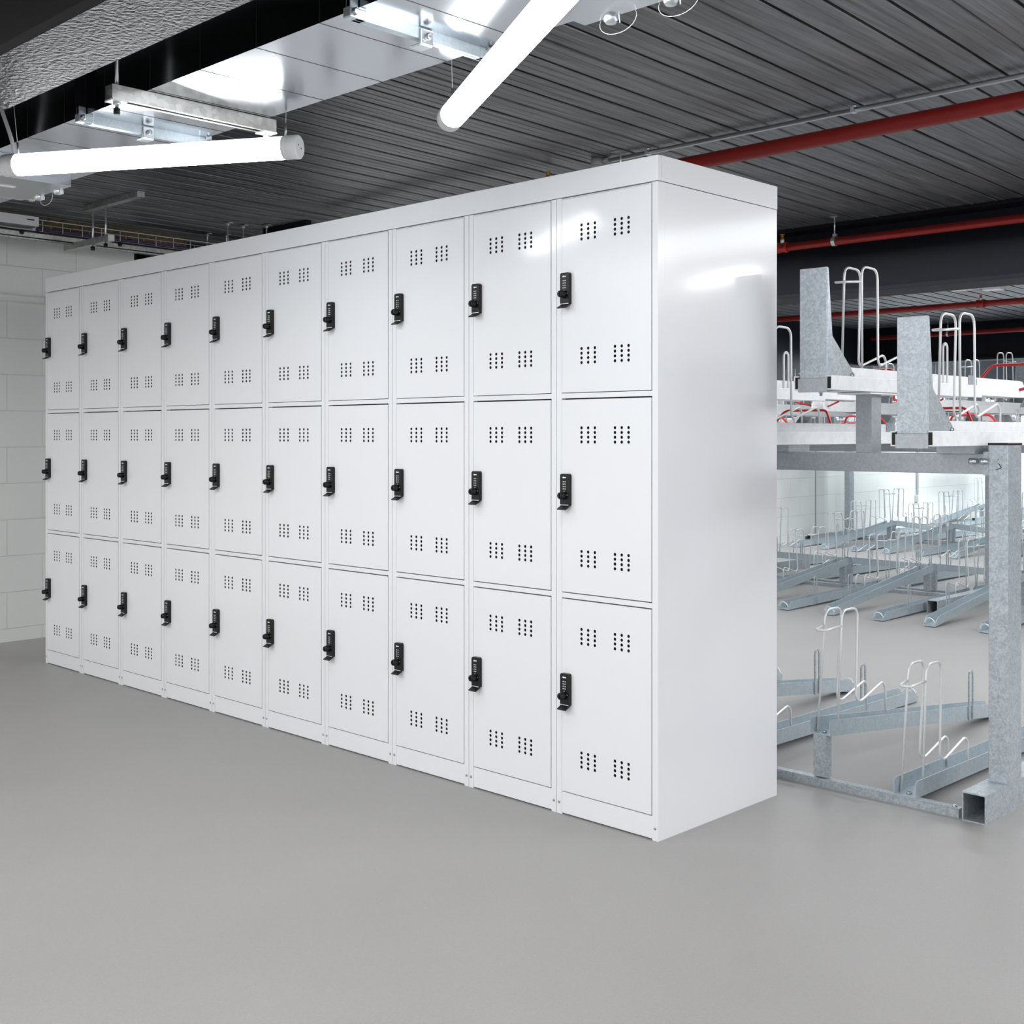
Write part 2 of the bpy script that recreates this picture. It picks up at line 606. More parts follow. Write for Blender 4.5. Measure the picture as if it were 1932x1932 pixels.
# fascia over the whole run
t = thing('locker_top_fascia', 'long plain white steel fascia capping the whole run of lockers', 'locker top')
X0, X1 = -10 * LW, 0.0
m = MB(); m.box(X0, X1, -0.001, 0.014, 1.8290, WH); m.build('front_panel', M['locker'], t, bevel=0.0012)
m = MB(); m.box(X1 - 0.012, X1 + 0.0008, 0.0145, LD, 1.8290, WH); m.build('end_panel', M['locker'], t)
m = MB(); m.box(X0, X0 + 0.012, 0.0145, LD, 1.8290, WH); m.build('end_panel', M['locker'], t)
m = MB(); m.box(X0 + 0.0125, X1 - 0.0125, LD - 0.012, LD, 1.8290, WH); m.build('back_panel', M['locker'], t)
m = MB(); m.box(X0 + 0.0125, X1 - 0.0125, 0.0145, LD - 0.0125, WH - 0.012, WH - 0.001); m.build('top_panel', M['locker'], t)

# ================================================================== BIKE TRAYS
WR = 0.0040


def hoops(parent, y0, z0, mat, half=0.026, ring=True, lean=0.038, xo=0.0):
    """pair of wheel hoops and the U-shaped guide ring; y0: front of the left hoop, z0: gutter floor"""
    L = [(0.038 - lean, 0.0), (0.038, 0.388), (0.142, 0.386), (0.142 - lean * 0.55, 0.09), (0.150, 0.074), (0.305, 0.118), (0.325, 0.10), (0.325, 0.012)]
    for s, dy in ((-1, 0.0), (1, 0.026)):
        pts = [(xo + s * (half - 0.006 * min(1, z / 0.36)), y0 + dy + y, z0 + z) for y, z in L]
        m = MB()
        m.tube(fillet(pts, 0.034, 5), WR, 8)
        m.build('wheel_hoop', mat, parent)
    if ring:
        h2 = half - 0.005
        m = MB()
        pts = [(xo - h2, y0 + 0.033, z0 + 0.338), (xo - h2 + 0.004, y0 - 0.03, z0 + 0.331), (xo + h2 - 0.010, y0 - 0.022, z0 + 0.331), (xo + h2, y0 + 0.058, z0 + 0.338)]
        m.tube(fillet(pts, 0.012), WR, 8)
        m.build('guide_ring', mat, parent)


def flat_loop(parent, x, y0, z0, h, mat):
    m = MB()
    w, th = 0.034, 0.0045
    n = 10
    out, inn = [], []
    for i in range(n + 1):
        an = pi - pi * i / n
        out.append((y0 + w / 2 + (w / 2 + 0.004) * cos(an), h - w / 2 + (w / 2 + 0.004) * sin(an)))
        inn.append((y0 + w / 2 + (w / 2 - 0.005) * cos(an), h - w / 2 + (w / 2 - 0.005) * sin(an)))
    outline = [(out[0][0], 0.0)] + out + [(out[-1][0], 0.0)] + [(inn[-1][0], 0.0)] + inn[::-1] + [(inn[0][0], 0.0)]
    outline = [(a, z0 + b) for a, b in outline]
    # strip of quads (concave outline)
    k = n + 2
    o_, i_ = outline[:n + 3], outline[n + 3:][::-1]
    for a in range(len(o_) - 1):
        A, B, Cc, D = o_[a], o_[a + 1], i_[a + 1], i_[a]
        for xx in (x - th / 2, x + th / 2):
            m.face([(xx, A[0], A[1]), (xx, B[0], B[1]), (xx, Cc[0], Cc[1]), (xx, D[0], D[1])])
        m.face([(x - th / 2, *A), (x + th / 2, *A), (x + th / 2, *B), (x - th / 2, *B)])
        m.face([(x - th / 2, *D), (x + th / 2, *D), (x + th / 2, *Cc), (x - th / 2, *Cc)])
    return m.build('frame_loop', mat, parent)


LG = 1.38     # ground tray length


def make_ground(high, label=''):
    t = thing('ground_bike_tray', label, 'bike tray')
    hz, ez = (0.165, 0.004) if high else (0.026, 0.004)
    g = MB()
    hw, wh, th = 0.036, 0.051, 0.003
    def zf(y):
        return hz + (ez - hz) * y / LG
    ys = [0.0, LG - 0.05, LG]
    # walls and floor of the channel as thin slabs following the slope
    def slab(x0, x1, zlo, zhi, ya, yb, ca=0.0, cb=0.0):
        v = [(x0, ya, zf(ya) + zlo), (x1, ya, zf(ya) + zlo), (x1, yb, zf(yb) + zlo), (x0, yb, zf(yb) + zlo),
             (x0, ya, zf(ya) + zhi - ca), (x1, ya, zf(ya) + zhi - ca), (x1, yb, zf(yb) + zhi - cb), (x0, yb, zf(yb) + zhi - cb)]
        i = len(g.v)
        g.v += v
        for q in ((0, 3, 2, 1), (4, 5, 6, 7), (0, 1, 5, 4), (1, 2, 6, 5), (2, 3, 7, 6), (3, 0, 4, 7)):
            g.f.append([i + k for k in q]); g.mi.append(0); g.sm.append(False)
    slab(-hw, hw, 0, th, 0, LG)
    for x0, x1 in ((-hw, -hw + th), (hw - th, hw)):
        slab(x0, x1, th, wh, 0.0, 0.012, 0.008, 0)
        slab(x0, x1, th, wh, 0.012, LG - 0.04)
        slab(x0, x1, th, wh, LG - 0.04, LG, 0, 0.034)
    g.build('gutter', M['galv_tray'], t)
    hoops(t, 0.035, hz + 0.002, M['wire'], half=0.0285)
    flat_loop(t, hw + 0.003 if high else -hw - 0.003, 1.03, zf(1.05), 0.185, M['galv'])
    e = MB()
    pts = []
    for i in range(9):
        an = pi * i / 8
        pts.append((-0.031 * cos(an) * 1.0, LG - 0.012 + 0.012 * sin(an), zf(LG) + 0.010 + 0.040 * sin(an)))
    e.tube(pts, 0.0032, 7)
    e.build('end_loop', M['wire'], t)
    if high:
        m = MB()
        m.box(-0.024, 0.022, 0.0, 0.034, 0.03, hz)
        m.build('support_leg', M['galv'], t)
    m = MB()
    m.lathe([(0, 0.009), (0.004, 0.009), (0.0045, 0.005), (0.009, 0.005), (0.009, 0.0)], (0.0, 0.030, hz + 0.003), (0, 0, 1), 6)
    m.build('bolt', M['zinc'], t)
    return t


LU = 1.53


def make_upper(high, label=''):
    t = thing('upper_bike_tray', label, 'bike tray')
    z0 = 1.262 if high else 1.092
    r = MB()          # fixed outer rails, C-shaped, open towards the middle, joined underneath
    for s in (-1, 1):
        C_ = [(0.0655, 0.0), (0.0655, 0.044), (0.050, 0.044), (0.050, 0.040), (0.062, 0.040), (0.062, 0.004), (0.045, 0.004), (0.045, 0.0)]
        r.prism([(s * a, z0 + b) for a, b in C_], 1, -0.004, 1.08)
    r.box(-0.060, 0.060, 0.15, 1.06, z0 + 0.001, z0 + 0.0035)
    r.build('outer_rail', M['galv_white'], t, bevel=0.0012)
    for s in (-1, 1):
        k = MB()
        k.box(min(s * 0.0505, s * 0.0618), max(s * 0.0505, s * 0.0618), 0.0, 0.03, z0 + 0.0045, z0 + 0.0395)
        k.build('end_stop', M['black'], t)
    g = MB()          # sliding gutter
    zi = z0 + 0.010
    g.box(-0.043, 0.043, 0.02, LU, zi, zi + 0.003)
    for x0, x1 in ((-0.043, -0.0395), (0.0395, 0.043)):
        g.prism([(0.02, zi + 0.003), (LU, zi + 0.003), (LU, zi + 0.045), (LU - 0.02, zi + 0.062), (LU - 0.05, zi + 0.064), (0.02, zi + 0.064)], 0, x0, x1)
    g.build('gutter', M['galv_white'], t)
    e = MB()          # folded end plate with tapered cheeks
    zt = z0 + 0.374
    e.box(-0.046, 0.046, 0.0, 0.004, z0 + 0.036, zt)
    for s in (-1, 1):
        poly = [(0.002, z0 + 0.036), (0.165, z0 + 0.036), (0.165, z0 + 0.055), (0.140, z0 + 0.075), (0.031, z0 + 0.166), (0.008, zt - 0.004), (0.002, zt)]
        e.prism(poly, 0, s * 0.046 - 0.002, s * 0.046 + 0.002)
    e.build('end_plate', M['galv'], t, bevel=0.001)
    b = MB()
    b.box(-0.050, 0.050, -0.006, 0.012, z0 - 0.006, z0 + 0.036)
    b.build('front_band', M['galv_beam'], t, bevel=0.001)
    for bx, by, bz, ax in ((0.048, 0.150, z0 + 0.049, (1, 0, 0)), (0.006, 0.035, z0 - 0.003, (0, 0, -1))):
        m = MB()
        m.lathe([(0, 0.0085), (0.005, 0.0085), (0.0055, 0.005), (0.014 if ax[0] == 0 else 0.007, 0.005), (0.014 if ax[0] == 0 else 0.007, 0.0)], (bx, by, bz), ax, 6)
        m.build('bolt', M['zinc'], t)
    h = MB()          # hinge plate at the end of the rails
    h.prism([(1.01, z0 + 0.045), (1.078, z0 + 0.045), (1.078, z0 + 0.068), (1.06, z0 + 0.080), (1.01, z0 + 0.080)], 0, 0.043, 0.047)
    h.build('hinge_plate', M['galv'], t)
    hoops(t, 0.178, zi + 0.003, M['wire'], half=0.029, lean=0.008, xo=0.009)
    flat_loop(t, 0.045, 0.80, zi + 0.03, 0.145, M['wire'])
    rh = MB()         # red loading handle
    ye = LU + 0.01
    pts = [(-0.045, LU - 0.05, zi + 0.03), (-0.155, ye, zi + 0.06), (-0.105, ye + 0.04, zi + 0.135), (0.105, ye + 0.04, zi + 0.135), (0.155, ye, zi + 0.06), (0.045, LU - 0.05, zi + 0.03)]
    rh.tube(fillet(pts, 0.02), 0.006, 8)
    rh.build('loading_handle', M['red_handle'], t)
    if high:
        m = MB()
        m.box(-0.0275, 0.0275, 0.315, 0.38, 1.068, z0)
        m.build('support_post', M['galv_beam'], t)
        m = MB()
        m.box(-0.058, 0.058, 0.25, 0.47, z0 - 0.006, z0 - 0.001)
        m.build('fixing_plate', M['galv_white'], t)
    else:
        m = MB()
        m.box(-0.06, 0.06, 0.285, 0.42, 1.068, z0)
        m.build('fixing_plate', M['galv_beam'], t)
    return t


gp = {True: make_ground(True), False: make_ground(False)}
up = {True: make_upper(True), False: make_upper(False)}
used = set()


def place(proto, key, loc, rz):
    o = proto[key] if (id(proto), key) not in used else copy_tree(proto[key])
    used.add((id(proto), key))
    o.location = loc
    o.rotation_euler = (0, 0, rz)
    return o


def in_view(pts):
    return any(1458 < px(p)[0] < 1945 for p in pts)


ROWS = [
    # name, list of sides (hoop end y, direction), high x, low x, upper shift
    ('front rack row', 0.79, +1, 0.045, 0.3325, 0.62, 0.12, 0.44, 'front'),
    ('second rack row facing lockers', 5.49, -1, -1.805, -1.475, 5.505, -1.805, -1.475, 'second'),
    ('far side of second rack row', 5.55, +1, -1.805, -1.475, 5.535, -1.64, -1.31, 'second'),
    ('third rack row facing lockers', 9.38, -1, -3.41, -3.08, 9.40, -3.41, -3.08, 'third'),
    ('far side of third rack row', 9.44, +1, -3.41, -3.08, 9.43, -3.245, -2.915, 'third'),
    ('fourth rack row facing lockers', 13.28, -1, -4.07, -3.74, 13.30, -4.07, -3.74, 'fourth'),
]
for rname, yh, d, xh, xl, yu, uxh, uxl, short in ROWS:
    for kind, proto, ln, y_, hx, lx in (('ground', gp, LG, yh, xh, xl), ('upper', up, LU, yu, uxh, uxl)):
        lst = []
        for k in range(-8, 9):
            for high, xx in ((True, hx), (False, lx)):
                x = xx + 0.655 * k
                if kind == 'upper' and short == 'front':
                    x = xx + 0.64 * k
                yend = y_ + d * ln
                if x < wall_x(max(y_, yend)) + 0.12:
                    continue
                if short == 'front' and x > 0.6:
                    continue
                if in_view([(x, y_, 0.2), (x, yend, 0.2), (x, (y_ + yend) / 2, 0.2)]):
                    lst.append((x, high))
        lst.sort()
        nth = 0
        for x, high in lst:
            o = place(proto, high, (x, y_, 0), 0 if d > 0 else pi)
            pos = {True: 'raised', False: 'low'}[high]
            nth += 1
            if kind == 'ground':
                o['label'] = f'{pos} galvanised ground tray, {rname}, {ORD[min(nth - 1, 11)]} in view past locker edge'
            else:
                o['label'] = f'{pos} galvanised upper tray, {rname}, {ORD[min(nth - 1, 11)]} in view past locker edge'
            o['group'] = f'{kind} trays {rname}'


# floor rails
def floor_rail(x0, x1, y, label):
    m = MB()
    w = 0.019
    m.prism([(y - w, 0), (y - w, 0.022), (y - w + 0.005, 0.026), (y + w - 0.005, 0.026), (y + w, 0.022), (y + w, 0)], 0, x0, x1)
    t = thing('floor_rail', label, 'floor rail')
    m.build('rail_bar', M['galv'], t)
    for x in (x1 - 0.02, x0 + 0.3):
        b = MB()
        b.lathe([(0, 0.008), (0.004, 0.008), (0.006, 0.004), (0.006, 0)], (x, y, 0.026), (0, 0, 1), 8)
        b.build('bolt', M['zinc'], t)
floor_rail(-3.6, 0.505, 0.80, 'long galvanised floor rail under the front row of ground trays')
floor_rail(-4.4, 2.4, 5.44, 'galvanised floor rail under the near half of the second rack row')
floor_rail(-4.4, 2.4, 5.60, 'galvanised floor rail under the far half of the second rack row')
floor_rail(-4.6, 1.5, 9.33, 'galvanised floor rail under the near half of the third rack row')
floor_rail(-4.6, 1.5, 9.49, 'galvanised floor rail under the far half of the third rack row')


# upper frames: post, foot and cross beam
def rack_frame(label, posts, yb, foot0, foot1, bx0, bx1, detail=False):
    t = thing('rack_frame', label, 'rack frame')
    for x in posts:
        p = MB()
        p.box(x - 0.029, x + 0.029, yb - 0.052, yb + 0.052, 0.084, 1.096)
        po = p.build('post', M['galv'], t, bevel=0.002)
        c = MB()
        c.box(x - 0.031, x + 0.031, yb - 0.054, yb + 0.054, 1.094, 1.101)
        c.build('post_cap', M['black'], po, bevel=0.002)
        f = MB()      # hollow foot tube
        th = 0.004
        xa, xb, za, zb = x - 0.042, x + 0.029, 0.0, 0.085
        f.box(xa, xb, foot0, foot1, za, za + th)
        f.box(xa, xb, foot0, foot1, zb - th, zb)
        f.box(xa, xa + th, foot0, foot1, za + th, zb - th)
        f.box(xb - th, xb, foot0, foot1, za + th, zb - th)
        f.build('foot', M['galv'], t)
        if detail:
            b = MB()
            b.box(x - 0.047, x - 0.029, yb - 0.047, yb + 0.02, 1.003, 1.074)
            pl = b.build('joint_plate', M['galv'], t)
            for dx in (-0.085, -0.051):
                q = MB()
                q.lathe([(0, 0.0095), (0.012, 0.0095), (0.0125, 0.007), (0.024, 0.007), (0.024, 0.0)], (x + dx, yb - 0.058, 1.045), (1, 0, 0), 6)
                q.build('bolt', M['zinc'], t)
            q = MB()   # hand-drawn pen mark
            yy = yb - 0.0528
            for a, bb in (((0.002, 1.040), (0.0105, 1.026)), ((0.0105, 1.026), (-0.006, 1.021)), ((0.001, 1.052), (0.0018, 1.050))):
                q.tube([(x + a[0], yy, a[1]), (x + bb[0], yy, bb[1])], 0.0011, 5)
            q.build('pen_mark', M['black'], t)
    b = MB()
    b.box(bx0, bx1, yb - 0.042, yb + 0.045, 1.006, 1.068)
    b.build('cross_beam', M['galv_beam'], t, bevel=0.002)
    return t


rack_frame('galvanised post, open-ended foot tube and cross beam of the front double-deck rack', [0.562], 0.977, 0.77, 2.1, -3.4, 0.532, True)
rack_frame('galvanised post and cross beam frame of the second double-deck rack row', [-1.365, 0.6, -3.33], 5.52, 4.62, 6.42, -4.2, 2.0)
rack_frame('galvanised post and cross beam frame of the third double-deck rack row', [-4.56, -2.6, -0.64], 9.41, 8.55, 10.3, -4.6, 1.0)
rack_frame('galvanised post and cross beam frame of the fourth double-deck rack row', [-4.4, -2.44], 13.29, 12.3, 14.2, -4.7, 0.5)

# ================================================================== CEILING SERVICES
# ---- air duct with joint flanges
ZD, DY0, DY1 = 2.017, -1.09, -0.716
t = thing('air_duct', 'long rectangular sheet metal air duct under the deck, above the tube lights', 'air duct', (0, 0, 0))
m = MB()
dx0, dx1 = -3.85, 6.0
m.box(dx0, dx1, DY0, DY1, ZD, ZC - 0.03, 0)
x = -3.7
while x < 6.0:
    if abs(x + 1.165) > 0.06 and abs(x - 0.04) > 0.06:
        m.box(x - 0.0012, x + 0.0012, DY0 - 0.0006, DY1 + 0.0006, ZD - 0.0006, ZC - 0.029, 1)
    x += 0.241
m.build('duct_body', [M['duct'], M['duct_line']], t)
for xf in (-1.165, 0.04, 1.245, -2.37):
    f = MB()
    a, b_ = DY0 - 0.004, DY1 + 0.004
    for xo in (-0.012, 0.0):
        f.box(xf + xo, xf + xo + 0.010, a, b_, ZD - 0.024, ZD, 0)
        f.box(xf + xo, xf + xo + 0.010, DY0 - 0.024, DY0, ZD - 0.002, ZC - 0.03, 1)
        f.box(xf + xo, xf + xo + 0.010, DY1, DY1 + 0.024, ZD - 0.002, ZC - 0.03, 0)
    f.box(xf - 0.006, xf + 0.006, a + 0.001, b_ - 0.001, ZD - 0.016, ZD - 0.001, 0)
    fo = f.build('joint_flange', [M['galv_tray'], M['steel_dark']], t)
    for y, s in ((DY0, 1), (DY1, -1)):
        c = MB()
        c.prism([(y - s * 0.024, ZD - 0.024), (y + s * 0.020, ZD - 0.024), (y + s * 0.020, ZD - 0.002), (y - s * 0.002, ZD - 0.002), (y - s * 0.002, ZD + 0.020), (y - s * 0.024, ZD + 0.020)], 0, xf - 0.013, xf + 0.0125)
        co = c.build('corner_bracket', M['galv_tray'], fo, bevel=0.003)
        q = MB()
        q.lathe([(0, 0.0085), (0.006, 0.0085), (0.008, 0.005), (0.008, 0)], (xf + 0.0125, y - s * 0.013, ZD - 0.012), (1, 0, 0), 6)
        q.build('bolt', M['screw'], fo)
    c = MB()      # centre clamp
    yc = (DY0 + DY1) / 2
    c.box(xf + 0.008, xf + 0.015, yc - 0.018, yc + 0.018, ZD - 0.036, ZD - 0.002)
    c.box(xf - 0.024, xf + 0.012, yc - 0.018, yc + 0.018, ZD - 0.038, ZD - 0.033)
    c.build('clamp', M['zinc'], fo, bevel=0.002)
    q = MB()
    q.lathe([(0, 0.008), (0.007, 0.008), (0.009, 0.004), (0.009, 0)], (xf + 0.015, yc, ZD - 0.018), (1, 0, 0), 8)
    q.build('bolt', M['screw'], fo)

# ---- trapeze strut under the duct
t = thing('trapeze_strut', 'galvanised channel strut hung on two threaded rods below the air duct', 'support strut')
xs, ya, yb = -0.84, -1.187, -0.69
m = MB()
w, th = 0.018, 0.0025
za, zb = ZD - 0.0375, ZD - 0.0015
m.box(xs - w, xs + w, ya, yb, zb - th, zb)
m.box(xs - w, xs - w + th, ya, yb, za + th, zb - th)
m.box(xs + w - th, xs + w, ya, yb, za + th, zb - th)
m.box(xs - w, xs - w + 0.010, ya, yb, za, za + th)
m.box(xs + w - 0.010, xs + w, ya, yb, za, za + th)
m.build('strut_channel', M['strut'], t)
for y in (ya + 0.022, yb - 0.022):
    r = MB(); r.tube([(xs, y, za - 0.035), (xs, y, ZC + 0.02)], 0.0052, 8); r.build('threaded_rod', M['zinc'], t)
    r = MB(); r.box(xs - 0.022, xs + 0.022, y - 0.022, y + 0.022, za - 0.004, za); r.build('washer_plate', M['galv_white'], t)
    r = MB(); r.lathe([(0, 0.0095), (0.009, 0.0095)], (xs, y, za - 0.013), (0, 0, 1), 6); r.build('nut', M['zinc'], t)
    r = MB(); r.lathe([(0, 0.0085), (0.016, 0.0085)], (xs, y, za - 0.036), (0, 0, 1), 12); r.build('rod_cap', M['black'], t)


# ---- access boxes at both ends of the visible duct
def access_box(label, x0, x1, y0, y1, zb, h, latches, loops, strip=False):
    t = thing('duct_access_box', label, 'access box')
    m = MB()
    m.box(x0, x1, y0, y1, zb, zb + h)
    m.build('cover', M['duct'], t, bevel=0.002)
    for xl in latches:
        l = MB()
        l.lathe([(0, 0.0), (0.001, 0.011), (0.007, 0.015), (0.016, 0.017), (0.019, 0.014)], (xl, y1 + 0.003, zb - 0.012), (0, 0, 1), 14)
        lo = l.build('latch', M['zinc'], t)
        l = MB()
        l.lathe([(0, 0.011), (0.0025, 0.011)], (xl + 0.017, y1 + 0.008, zb - 0.001), (0.8, 0.6, 0.15), 14)
        l.build('latch_tab', M['galv_white'], lo)
    for xl in loops:
        wv = MB()
        pts = []
        for i in range(15):
            a = radians(160 + 230 * i / 14)
            pts.append((xl + 0.012 + 0.050 * cos(a), y1 + 0.012, zb - 0.004 + 0.028 * sin(a)))
        wv.tube(pts, 0.0008, 6)
        wv.build('lanyard', M['wire'], t)
    if strip:
        s = MB(); s.box(-2.035, -2.015, y0 + 0.002, -0.915, zb - 0.002, zb - 0.0005); s.build('label_strip', M['mark_white'], t)
    return t
access_box('flat sheet metal access plate beside the upper tube light, with a latch and wire loop', 0.338, 1.2, -1.05, -0.702, ZD - 0.012, 0.011, [0.408, 0.565], [0.408, 0.565])
access_box('sheet metal access box behind the lower tube light, with two latches and a wire loop', -2.222, -1.882, -1.06, -0.783, 1.965, 0.05, [-2.135, -1.99], [-2.11], True)


# ---- tube lights
def tube_light(label, a, b, r, wires, cable=None, group=None):
    a, b = Vector(a), Vector(b)
    ax = (b - a).normalized()
    L = (b - a).length
    t = thing('tube_light', label, 'tube light', tuple(a), 0, group)
    A, B = Vector((0, 0, 0)), b - a
    cap = 0.045
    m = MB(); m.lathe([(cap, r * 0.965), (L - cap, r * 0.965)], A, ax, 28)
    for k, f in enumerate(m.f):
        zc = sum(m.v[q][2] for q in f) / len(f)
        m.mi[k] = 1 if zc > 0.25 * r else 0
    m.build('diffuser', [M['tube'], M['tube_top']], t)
    for o, d in ((A, ax), (B, -ax)):
        m = MB()
        m.lathe([(0, r * 0.90), (0.003, r), (cap - 0.014, r), (cap - 0.013, r * 0.985), (cap - 0.010, r * 0.985), (cap - 0.009, r), (cap - 0.004, r), (cap - 0.003, r * 0.98), (cap + 0.001, r * 0.98)], o, d, 28)
        ec = m.build('end_cap', M['cap'], t)
        side = d.cross(Vector((0, 0, 1))).normalized()
        for s in (-0.32, 0.22):
            q = MB(); q.lathe([(0, 0.0022), (0.0012, 0.0022)], o + side * (r * s) + Vector((0, 0, -r * s * 0.35)) - d * 0.0008, d, 8)
            q.build('screw', M['dark_gap'], ec)
    for f, top in wires:
        p = B * f + Vector((0, 0, r))
        tp = Vector(top) - a
        m = MB(); m.tube([p, tp], 0.0006, 6); wo = m.build('suspension_wire', M['wire'], t)
        dr = (tp - p).normalized()
        m = MB(); m.tube([p - dr * 0.004, p + dr * 0.034], 0.0032, 8); m.build('gripper', M['screw'], wo)
    if cable:
        pts = [Vector(c) - a for c in cable]
        m = MB(); m.tube(fillet(pts, 0.05), 0.006, 8); m.build('power_cable', M['cap'], t)
    return t


ZT = 1.93
TR = 0.0335
p1b, p1a = Vector((-0.742, -0.667, ZT)), Vector((-1.57, -1.142, ZT))
tube_light('lit tubular light hanging low below the duct, both end caps in view', p1a, p1b, TR,
           [(0.05, (p1a.x + 0.05 - 0.02, p1a.y + 0.02 - 0.03, ZC + 0.003)), (0.955, (-0.775, -0.685 + 0.0, ZC + 0.003))],
           [(p1a.x + 0.03, p1a.y + 0.018, ZT + TR - 0.004), (p1a.x + 0.02, p1a.y + 0.012, ZT + 0.08), (p1a.x - 0.02, p1a.y - 0.03, ZT + 0.25), (p1a.x - 0.03, p1a.y - 0.04, ZC)],
           'suspended tube lights')
p2a = Vector((-0.225, -0.578, ZT))
dir2 = (CF - CR * 0.283).normalized()
p2b = p2a - dir2 * 1.35
tube_light('lit tubular light slanting up under a duct joint, with only one end cap in view', p2a, p2b, TR,
           [(0.03, (p2a.x, p2a.y, ZC + 0.003)), (0.97, (p2b.x, p2b.y, ZC + 0.003))], None, 'suspended tube lights')


# ---- pipes and conduit
def rod_hanger(label, x, y, ztop, zpipe, r, grp='pipe hangers'):
    t = thing('pipe_hanger', label, 'pipe hanger', (x, y, 0), 0, grp)
    m = MB(); m.tube([(0, 0, zpipe + r + 0.014), (0, 0, ztop + 0.01)], 0.0042, 8); m.build('threaded_rod', M['zinc'], t)
    m = MB(); m.box(-0.02, 0.02, -0.012, 0.012, ztop - 0.004, ztop); m.build('washer_plate', M['zinc'], t)
    m = MB()
    w = 0.011
    n = 12
    o_, i_ = [], []
    for i in range(n + 1):
        a = radians(60) + radians(240) * i / n
        o_.append(((r + 0.005) * cos(a), zpipe + (r + 0.005) * sin(a)))
        i_.append(((r + 0.001) * cos(a), zpipe + (r + 0.001) * sin(a)))
    for i in range(n):
        m.prism([o_[i], o_[i + 1], i_[i + 1], i_[i]], 0, -w, w)
    m.prism([(-0.004, zpipe + r), (0.014, zpipe + r), (0.014, zpipe + r + 0.02), (-0.004, zpipe + r + 0.02)], 0, -w, w)
    m.build('clevis', M['zinc'], t)
    return t


def red_pipe(label, x0, x1, y, z, r, tees=()):
    t = thing('sprinkler_pipe', label, 'sprinkler pipe')
    m = MB(); m.tube([(x0, y, z), (x1, y, z)], r, 20); m.build('pipe', M['red'], t)
    for x in tees:
        m = MB()
        m.lathe([(0, r * 1.22), (0.004, r * 1.35), (0.016, r * 1.35), (0.018, r * 1.22), (0.052, r * 1.22), (0.054, r * 1.35), (0.066, r * 1.35), (0.07, r * 1.22)], (x - 0.035, y, z), (1, 0, 0), 20)
        te = m.build('tee', M['red'], t)
        m = MB()
        m.lathe([(0, 0.011), (0.022, 0.011)], (x, y, z + r * 1.1), (0, 0, 1), 12)
        m.build('nipple', M['galv_white'], te)
        m = MB()
        zz = z + r * 1.1 + 0.02
        m.lathe([(0, 0.012), (0.006, 0.012), (0.007, 0.006), (0.03, 0.003), (0.031, 0.014), (0.034, 0.014), (0.034, 0)], (x, y, zz), (0, 0, 1), 12)
        m.box(x - 0.010, x - 0.007, y - 0.002, y + 0.002, zz + 0.004, zz + 0.032)
        m.box(x + 0.007, x + 0.010, y - 0.002, y + 0.002, zz + 0.004, zz + 0.032)
        m.build('sprinkler_head', M['brass'], te)
    return t


red_pipe('thick red sprinkler pipe crossing the deck just above the locker end', -3.3, 5.5, 1.362, 2.231, 0.0295, (-1.66,))
red_pipe('red sprinkler pipe running along the face of the first dark beam', -1.745, 5.5, 3.40, 2.203, 0.0225, (-1.70,))
red_pipe('red sprinkler pipe with a tee below the deck between the two dark beams', -4.4, 4.5, 7.38, 2.231, 0.0265, (-2.235,))
red_pipe('red sprinkler pipe running along the face of the second dark beam', -4.5, 4.5, 9.80, 2.205, 0.024)
red_pipe('distant red sprinkler pipe low under the third dark beam', -4.6, 4.5, 16.8, 2.205, 0.024, (-4.3,))
rod_hanger('hanger clip holding the thick red pipe out past the locker end', 2.6, 1.362, ZC, 2.231, 0.0295)
rod_hanger('small hanger clip holding the red pipe on the first dark beam', -1.367, 3.40, ZC, 2.203, 0.0225)
rod_hanger('small hanger clip holding the red pipe on the second dark beam', -3.62, 9.80, ZC, 2.205, 0.024)
rod_hanger('small hanger clip holding the distant red pipe under the third beam', -5.0 + 0.6, 16.8, ZC, 2.205, 0.024)

t = thing('conduit', 'thin grey steel conduit running close under the deck beside the thick red pipe', 'conduit')
m = MB(); m.tube([(-1.34, 1.40, 2.322), (5.5, 1.38, 2.322)], 0.0098, 12); m.build('conduit_tube', M['zinc'], t)
m = MB(); m.lathe([(0, 0.034), (0.03, 0.034), (0.032, 0.030), (0.036, 0.030)], (-1.395, 1.40, ZC - 0.036), (0, 0, 1), 18)
m.tube([(-1.37, 1.40, 2.322), (-1.33, 1.40, 2.322)], 0.016, 12); m.build('junction_box', M['grey'], t)
for x in (-0.165, -1.12):
    m = MB(); m.lathe([(0, 0.007), (0.022, 0.007)], (x, 1.398, 2.327), (0, 0, 1), 10); m.box(x - 0.008, x + 0.008, 1.384, 1.412, 2.312, 2.333); m.build('saddle_clip', M['zinc'], t)
t = thing('conduit', 'thin white conduit crossing under the deck in the far distance beyond the second beam', 'conduit')
m = MB(); m.tube([(-4.7, 14.45, 2.2), (4, 14.45, 2.2)], 0.016, 10); m.build('conduit_tube', M['galv_white'], t)
for x in (-4.0, -1.0):
    m = MB(); m.tube([(x, 14.45, 2.2), (x, 14.45, ZC + 0.004)], 0.004, 6); m.build('support_rod', M['zinc'], t)

t = thing('threaded_rod', 'short threaded rod with washer plate under the deck by the locker corner', 'threaded rod', (-1.24, 1.362, 0))
m = MB(); m.tube([(0, 0, 2.2605), (0, 0, ZC + .01)], 0.0045, 8); m.build('rod', M['zinc'], t)
m = MB(); m.box(-0.03, 0.03, -0.03, 0.03, ZC - 0.004, ZC - 0.0005); m.build('washer_plate', M['strut'], t)

